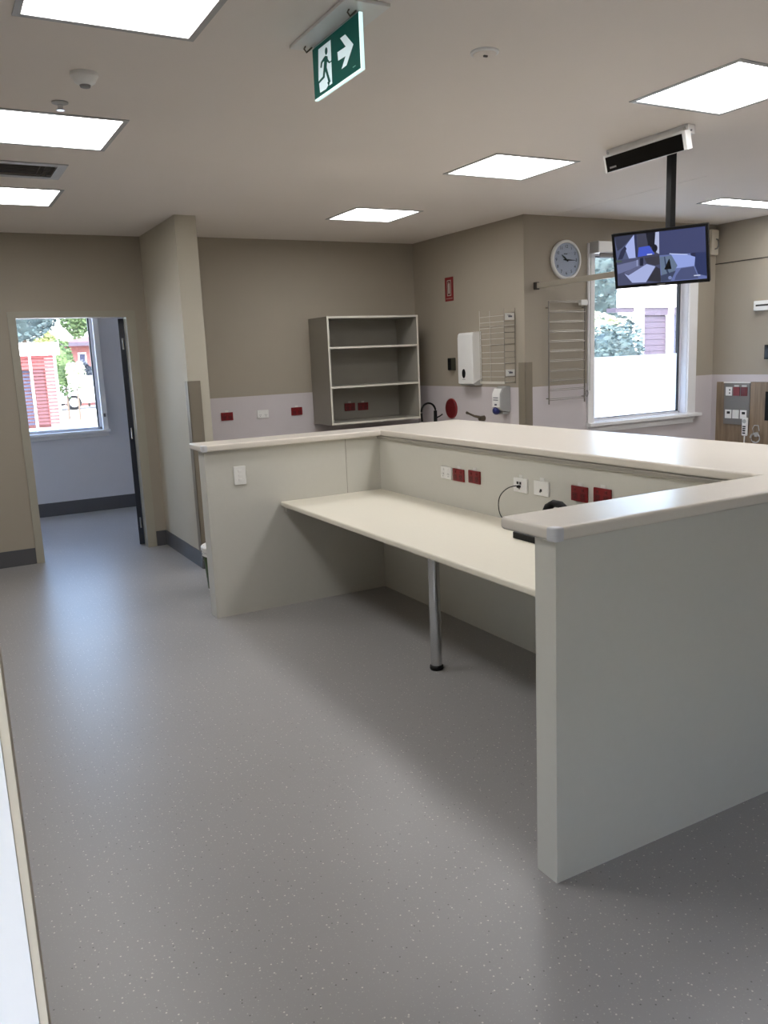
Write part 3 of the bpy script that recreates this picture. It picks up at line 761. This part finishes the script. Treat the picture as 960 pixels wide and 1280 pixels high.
# window_1
w1 = sroot('window_1', 'white framed window on the right with frosted lower half')
hx0, hx1, hz0, hz1 = WIN1
obj('architrave', B().box(5.278, hx0, 5.704, 5.724, .905, 2.545).box(hx1, 6.682, 5.704, 5.724, .905, 2.545).box(hx0, hx1, 5.704, 5.724, hz1, 2.545), white_m, w1)
obj('sill', B().box(5.268, 6.735, 5.66, 5.724, .934, .964, .004).box(hx0, hx1, 5.724, 5.80, .940, .966), white_m, w1)
obj('apron', B().box(5.30, 6.66, 5.706, 5.720, .872, .934), white_m, w1)
fr = .022; fy0, fy1 = 5.80, 5.85
obj('frame', B().box(hx0, hx0 + fr, fy0, fy1, hz0, hz1).box(hx1 - fr, hx1, fy0, fy1, hz0, hz1).box(hx0, hx1, fy0, fy1, hz0, hz0 + .022).box(hx0, hx1, fy0, fy1, hz1 - fr, hz1), frame_m, w1)
obj('reveal_lining', B().box(hx1 - .006, hx1, 5.724, fy0, hz0, hz1).box(hx0, hx0 + .006, 5.724, fy0, hz0, hz1), frame_m, w1)
obj('seal', B().box(hx1 - fr - .014, hx1 - fr, 5.803, 5.835, hz0 + .022, hz1 - fr).box(hx0 + fr, hx1 - fr, 5.803, 5.835, hz1 - fr - .012, hz1 - fr).box(hx0 + fr, hx1 - fr - .014, 5.803, 5.812, hz0 + .022, hz0 + .030), seal_m, w1)
obj('pane', B().box(hx0 + fr, hx1 - fr, 5.822, 5.826, hz0 + .022, hz1 - fr), glass_m, w1, flat=True)
obj('frosted_film', B().box(hx0 + fr, hx1 - fr - .014, 5.8195, 5.8205, hz0 + .030, 1.552), film_m, w1, flat=True)
t = thing('roller_blind', 'white roller blind cassette above the right window, partly behind the monitor', 'blind', (5.94, 5.704, 2.50))
obj('cassette', B().box(-.64, .64, -.105, 0, -.045, .048, .003), plast_m, t)
obj('end_cap', B().box(-.652, -.640, -.108, 0.0, -.048, .051, .002), lgrey_m, t)
obj('bottom_rail', B().box(-.58, .58, -.060, -.045, -.078, -.045, .002), grey_m, t)
obj('cord', B().tube([(-.655, -.02, -.045), (-.657, -.018, -.6), (-.655, -.012, -1.24)], .0035, 6), lgrey_m, t)
t = thing('cord_cleat', 'small metal cord cleat on the wall left of the right window', 'cleat', (5.262, 5.720, 1.235))
obj('ring', B().tube([(.016 * math.cos(R(a_)), -.014, .026 * math.sin(R(a_))) for a_ in range(0, 361, 24)], .005, 6), chrome_m, t)
obj('base', B().box(-.010, .010, -.014, 0, -.034, -.020, .002), plast_m, t)

# ------------------------------------------------------------------ right wall things
t = thing('reading_light', 'slim white wall reading light on the right wall above the bedhead panel', 'wall light', (6.941, 5.05, 1.957))
obj('case', B().box(-.055, 0, -.19, .19, -.044, .046, .006), plast_m, t)
obj('slot', B().box(-.0565, -.054, -.18, .165, -.004, .012), gap_m, t)
t = thing('wall_bracket', 'small black wall fitting at the photo right edge above the bedhead panel', 'fitting', (6.941, 5.08, 1.533))
obj('case', B().box(-.03, 0, -.05, .045, -.067, .067, .004), black_m, t)
obj('cover', B().box(-.034, -.03, -.042, .037, -.06, .06, .001), blackgl_m, t)
bh = thing('bedhead_panel', 'woodgrain bedhead services panel on the right wall with grey outlet plate', 'panel', (6.937, 5.0, .30))
obj('backboard', B().box(-.022, 0, -1.6, .645, 0, .955, .002), wood_m, bh)
obj('raised_board', B().box(-.045, -.022, -1.6, .240, 0, .957, .002), wood_m, bh)
gp = obj('services_plate', B().box(-.034, -.022, .255, .545, .545, .945, .002), grey_m, bh)
obj('top_strip', B().box(-.040, -.022, .25, .55, .945, .957, .001), plast_m, gp)
for z, ms in ((.865, (plast_m, red_m, redd_m)), (.645, (plast_m, label_m, plast_m))):
    for k, m in enumerate(ms):
        y = .487 - .086 * k
        s_ = obj('socket', B().box(-.041, -.034, y - .036, y + .036, z - .042, z + .042, .002), m, gp)
        if m is plast_m:
            q = bpy.data.objects  # slots as real recess pieces
            # socket detail joined into the socket mesh
        if m in (red_m, redd_m):
            obj('tag', B().box(-.040, -.034, y - .026, y + .026, z + .046, z + .060, .001), label_m, gp)
    for k, m in enumerate(ms):
        if m is plast_m:
            y = .487 - .086 * k
            obj('socket_slot', B().box(-.0416, -.0408, y - .018, y - .004, z + .006, z + .022).box(-.0416, -.0408, y - .018, y - .004, z - .024, z - .010) if z > .8 else B().box(-.0416, -.0408, y - .022, y + .014, z + .002, z + .026), slot_m, gp)
obj('dark_insert', B().box(-.049, -.045, -.30, .075, .60, .87, .002), black_m, bh)
t = thing('call_handset', 'white nurse call handset with dark buttons hanging on the bedhead panel', 'handset', (6.884, 5.27, .91))
obj('body', B().box(-.024, 0, -.030, .030, -.165, .01, .010, 3), plast_m, t)
obj('call_button', B().lathe([(.020, -.024), (.019, -.028), (.002, -.029)], (0, 0, -.025), axis='x', n=20), lgrey_m, t)
for z in (-.075, -.095, -.115, -.138):
    obj('button', B().box(-.0265, -.0235, -.016, .016, z - .006, z + .006, .001), black_m, t)
obj('cord', B().tube([(-.012, 0, -.16), (-.012, .002, -.23), (-.014, .004, -.33), (-.014, .02, -.42), (-.01, .05, -.46)], .006, 8), plast_m, t)
obj('wall_hook', B().box(0.0, .012, -.015, .015, -.05, -.01, .002), plast_m, t)
t = thing('oxygen_tube', 'clear coiled tubing hanging on the bedhead panel beside the handset', 'tubing', (6.877, 5.15, .70))
coil = [(-.01 + .004 * k / 20, .055 * math.cos(R(18 * k)) * (1 - k / 120), .03 + .05 * math.sin(R(18 * k)) * (1 - k / 150)) for k in range(60)]
obj('coil', B().tube(coil[:38], .0032, 6), clear_m, t)
obj('riser', B().tube([(-.005, .02, .06), (-.003, .035, .12), (-.002, .02, .15), (.004, -.02, .15), (.006, -.03, .10)], .0032, 6), clear_m, t)
obj('valve', B().box(-.02, .008, -.025, .005, .045, .085, .004), lgrey_m, t)

# window_2 in the far room
w2o = sroot('window_2', 'white framed window in the far room seen through the doorway')
a0, a1, b0, b1 = WIN2
obj('architrave', B().box(a0 - .06, a0, 9.98, 10.0, b0 - .02, b1 + .06).box(a1, a1 + .055, 9.98, 10.0, b0 - .02, b1 + .06).box(a0, a1, 9.98, 10.0, b1, b1 + .06), white_m, w2o)
obj('sill', B().box(a0 - .08, a1 + .07, 9.95, 10.0, b0 - .03, b0, .004), white_m, w2o)
obj('apron', B().box(a0 - .06, a1 + .055, 9.985, 10.0, b0 - .075, b0 - .03), white_m, w2o)
obj('frame', B().box(a0, a0 + .03, 10.06, 10.11, b0, b1).box(a1 - .03, a1, 10.06, 10.11, b0, b1).box(a0, a1, 10.06, 10.11, b0, b0 + .03).box(a0, a1, 10.06, 10.11, b1 - .03, b1), frame_m, w2o)
obj('seal', B().box(a1 - .045, a1 - .03, 10.064, 10.10, b0 + .03, b1 - .03), seal_m, w2o)
obj('pane', B().box(a0 + .03, a1 - .03, 10.082, 10.086, b0 + .03, b1 - .03), glass_m, w2o, flat=True)
obj('latch', B().box(a1 + .015, a1 + .035, 9.972, 9.98, 1.09, 1.13, .002), grey_m, w2o)
w4 = sroot('added_window_4', 'added window in the left wall of the far room, outside the view')  # added out of view to brighten the far room with daylight
obj('frame', B().box(-1.17, -1.13, 9.15, 9.2, .5, 2.5).box(-1.17, -1.13, 9.80, 9.85, .5, 2.5).box(-1.17, -1.13, 9.2, 9.80, .5, .55).box(-1.17, -1.13, 9.2, 9.80, 2.45, 2.5), frame_m, w4)
obj('pane', B().box(-1.152, -1.148, 9.2, 9.80, .55, 2.45), glass_m, w4, flat=True)
# added_window_3 beside the photographer, added out of frame to bring daylight onto the white door
w3 = sroot('added_window_3', 'added unseen window in the left wall beside the photographer')
l0, l1, l2, l3 = LWIN
obj('frame', B().box(-1.17, -1.13, l0, l0 + .05, l2, l3).box(-1.17, -1.13, l1 - .05, l1, l2, l3).box(-1.17, -1.13, l0 + .05, l1 - .05, l2, l2 + .05).box(-1.17, -1.13, l0 + .05, l1 - .05, l3 - .05, l3), frame_m, w3)
obj('pane', B().box(-1.152, -1.148, l0 + .05, l1 - .05, l2 + .05, l3 - .05), glass_m, w3, flat=True)

# ------------------------------------------------------------------ outside
conc_m = mat('pale_concrete', (214, 210, 202), .8, var=.08, scale=1.5)
g_ = struct('ground', B().box(-60, 90, -60, 110, -.30, -.08), conc_m, 'pale concrete yard outside the windows')
g_.name = 'ground'
brick_m = mat('pink_brick', (128, 82, 78), .8, var=.2, scale=6)
tile_m = mat('red_roof_tile', (132, 76, 76), .7, var=.15, scale=3)
slat_m = mat('red_slat_timber', (128, 58, 58), .7, var=.12, scale=5)
slatd_m = mat('dark_slat_timber', (84, 50, 56), .7, var=.12, scale=5)
lav_m = mat('mauve_door_paint', (64, 55, 68), .6)
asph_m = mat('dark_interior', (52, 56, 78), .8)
def leafmat(name, a, b_):
    m = bpy.data.materials.new(name); m.use_nodes = True
    nt = m.node_tree; N = nt.nodes; L = nt.links; p = N['Principled BSDF']
    g = N.new('ShaderNodeTexNoise'); g.inputs['Scale'].default_value = 1.7; tc = N.new('ShaderNodeTexCoord'); L.new(tc.outputs['Object'], g.inputs['Vector'])
    rp = N.new('ShaderNodeValToRGB'); rp.color_ramp.elements[0].position = .35; rp.color_ramp.elements[1].position = .65
    rp.color_ramp.elements[0].color = lin(a); rp.color_ramp.elements[1].color = lin(b_)
    L.new(g.outputs[0], rp.inputs[0]); L.new(rp.outputs[0], p.inputs['Base Color']); p.inputs['Roughness'].default_value = .7
    return m
lf_blue = leafmat('bluish_leaves', (48, 62, 64), (74, 92, 92))
lf_green = leafmat('green_leaves', (62, 84, 50), (92, 112, 68))
lf_yel = leafmat('yellow_green_leaves', (96, 106, 58), (124, 130, 78))
lf_dark = leafmat('dark_leaves', (40, 46, 54), (58, 66, 74))
lf_pale = leafmat('pale_flowering_leaves', (150, 160, 122), (196, 200, 176))
bark_m = mat('bark', (96, 82, 70), .9, var=.2)
def crown(cx, cy, cz, rx, ry, rz, n, size, seed):
    rnd = random.Random(seed); bm = bmesh.new()
    for i in range(n):
        while True:
            v = Vector((rnd.uniform(-1, 1), rnd.uniform(-1, 1), rnd.uniform(-1, 1)))
            if .25 < v.length < 1: break
        v = v.normalized() * (v.length ** .45) * (1 + .18 * math.sin(5 * v.x + seed) * math.cos(4 * v.z + seed * 2))
        p = Vector((cx + v.x * rx, cy + v.y * ry, cz + v.z * rz))
        q = Vector((rnd.gauss(0, 1), rnd.gauss(0, 1), rnd.gauss(0, 1))).normalized().to_track_quat('Z', 'Y')
        s = size * rnd.uniform(.6, 1.3)
        bm.faces.new([bm.verts.new(p + q @ Vector((a_ * s, c_ * s * .55, d_ * s))) for a_, c_, d_ in ((-1, 0, 0), (0, -1, .12), (1, 0, 0), (0, 1, .12))])
    b = B(); b.bm.free(); b.bm = bm; return b
def tree(name, label, cat, x, y, cz, rx, rz, m, n, size, seed, group=None, trunk=True):
    t = thing(name, label, cat, (x, y, -.08), 0, group)
    core = crown(0, 0, cz + .08, rx, rx, rz, n, size, seed)
    core.ell((0, 0, cz + .08), rx * .7, rx * .7, rz * .72, 2)
    o = obj('crown', core, m, t, flat=True); o['kind'] = 'stuff'
    b = B().tube([(0, 0, 0), (.03 * rx, 0, cz * .4), (-.02 * rx, .02, max(.2, cz))], [max(.04, rx * .09), max(.03, rx * .07), max(.02, rx * .03)], 8)
    obj('trunk', b, bark_m, t)
    return t
# through the far room window
tree('gum_tree', 'tall bluish tree filling the top left of the doorway window', 'tree', 5.9, 56, 5.6, 2.4, 2.9, lf_blue, 2600, .17, 1)
tree('leafy_tree', 'bright green tree above the red roof in the doorway window', 'tree', 10.3, 63, 5.4, 1.1, 1.5, lf_green, 1600, .15, 2)
tree('bush', 'yellow green bush behind the slatted bin enclosure', 'bush', 4.6, 36, 2.25, .52, .85, lf_yel, 1200, .09, 3)
tree('bush', 'green bush right of the slatted bin enclosure', 'bush', 4.45, 31, 1.75, .42, 1.0, lf_green, 1000, .07, 4)
tree('bush', 'pale flowering bush low before the brick house', 'bush', 4.66, 30, 1.42, .33, .50, lf_pale, 900, .05, 5)
tree('bush', 'dark round bush against the brick house wall', 'bush', 6.75, 40.5, 1.2, .55, .75, lf_dark, 1000, .08, 6)
hs_ = thing('brick_house', 'low pink brick house with red tiled roof seen through the doorway window', 'house', (6.1, 42, -.08))
obj('wall', B().box(.06, 9, 0, 6, 0, 2.85), brick_m, hs_)
obj('roof', B().prism([(-.35, -.6), (9.6, -.6), (9.6, 6.6), (-.35, 6.6)], 'z', 2.92, 2.98) , tile_m, hs_)
rb = B(); v = [rb.bm.verts.new(p) for p in ((-.4, -.7, 2.95), (9.6, -.7, 2.95), (9.6, 6.7, 2.95), (-.4, 6.7, 2.95), (4.0, 3.0, 3.75), (9.6, 3.0, 3.75))]
for f_ in ((0, 1, 5, 4), (0, 4, 3), (4, 5, 2, 3), (1, 2, 5), (0, 3, 2, 1)): rb.bm.faces.new([v[i] for i in f_])
obj('tiled_hip', rb, tile_m, hs_, flat=True)
obj('fascia', B().box(-.42, 9.6, -.74, -.70, 2.80, 2.98), lav_m, hs_)
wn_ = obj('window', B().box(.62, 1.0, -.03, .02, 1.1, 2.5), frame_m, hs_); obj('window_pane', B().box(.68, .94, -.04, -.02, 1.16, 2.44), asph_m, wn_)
# slatted enclosure
en = thing('bin_enclosure', 'red slatted enclosure with white posts and flat white roof outside the far window', 'enclosure', (2.3, 24, -.08))
wp = mat('white_post_paint', (232, 230, 228), .5)
for x in (.31, .93):
    obj('post', B().box(x - .03, x + .03, -.03, .03, 0, 2.15), wp, en)
obj('roof_panel', B().box(-1.2, 1.06, -.15, 2.2, 2.13, 2.46), wp, en)
for k in range(20):
    z = .30 + k * .0925
    if k > 15:
        obj('slat', B().box(-1.0, .28, -.012, .012, z, z + .07), slat_m, en); obj('slat', B().box(.34, .90, -.012, .012, z, z + .07), slat_m, en)
    else:
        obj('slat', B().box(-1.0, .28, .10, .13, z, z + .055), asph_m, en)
        obj('slat', B().box(.36, .62, -.012, .012, z, z + .062), slatd_m, en)
        obj('slat', B().box(.64, .90, -.012, .012, z, z + .05), slat_m, en)
obj('side_wall', B().box(.90, .96, .03, 2.0, .1, 2.1), wp, en)
obj('back_wall', B().box(-1.0, .90, 1.9, 2.0, .1, 2.1), brick_m, en)
# white car
ca = thing('car', 'white car parked in the sun, seen through the doorway window', 'car', (6.3, 38, -.08))
cp = mat('white_car_paint', (242, 242, 244), .25)
body = [(-1.5, .28), (2.7, .28), (2.72, .75), (2.5, .88), (1.75, .98), (1.05, 1.42), (-.4, 1.46), (-1.15, 1.05), (-1.5, .95)]
obj('body', B().prism(body, 'y', -.0, 1.7, .06), cp, ca)
for x in (-.58, 1.85):
    w_ = obj('wheel', B().lathe([(.20, -.012), (.31, -.012), (.32, .02), (.32, .18), (.30, .2)], (x, 0, .32), axis='y', n=24), black_m, ca)
    obj('hubcap', B().lathe([(.20, -.016), (.18, -.03), (.03, -.035)], (x, 0, .32), axis='y', n=20), chrome_m, w_)
obj('side_window', B().prism([(-.85, 1.02), (.95, 1.0), (.75, 1.34), (-.35, 1.38)], 'y', -.012, .004), mat('car_glass', (150, 160, 170), .1), ca)
obj('bumper', B().box(-1.54, -.95, -.02, 1.72, .22, .30, .02), black_m, ca)
# through the right window
tree('bush', 'large pale bush seen through the right window, lower left of the glass', 'bush', 16.75, 17.2, 1.45, .95, .85, lf_blue, 1500, .08, 11)
tree('bush', 'lighter rounded bush behind the front one in the right window', 'bush', 18.3, 19.2, 1.95, .75, .7, lf_pale, 1000, .08, 12)
tree('gum_tree', 'tall bluish tree behind the carport in the right window', 'tree', 30.6, 33, 5.2, 3.4, 4.2, lf_blue, 3200, .2, 13)
cpt = thing('carport', 'white roofed carport with posts and mauve door seen through the right window', 'carport', (21, 20, -.08))
obj('roof_box', B().prism([(-1.35, -.05), (4.2, -.05), (4.2, 4.5), (3.2, 4.5)], 'z', 2.93, 3.75), wp, cpt)
obj('lintel', B().box(-.15, 4.2, .02, .2, 2.68, 2.93), lav_m, cpt)
obj('soffit', B().box(-1.35, -.15, .0, .4, 2.80, 2.93), lav_m, cpt)
for x0, x1 in ((-.55, -.42), (-.36, -.16), (1.03, 1.2)):
    obj('post', B().box(x0, x1, -.08, .06, 0, 2.95), wp, cpt)
for k in range(14):
    obj('door_panel', B().box(-.15, 1.03, .10, .13, k * .19, k * .19 + .178), lav_m, cpt)
obj('door_backing', B().box(-.16, 1.03, .132, .16, 0, 2.93), lav_m, cpt)
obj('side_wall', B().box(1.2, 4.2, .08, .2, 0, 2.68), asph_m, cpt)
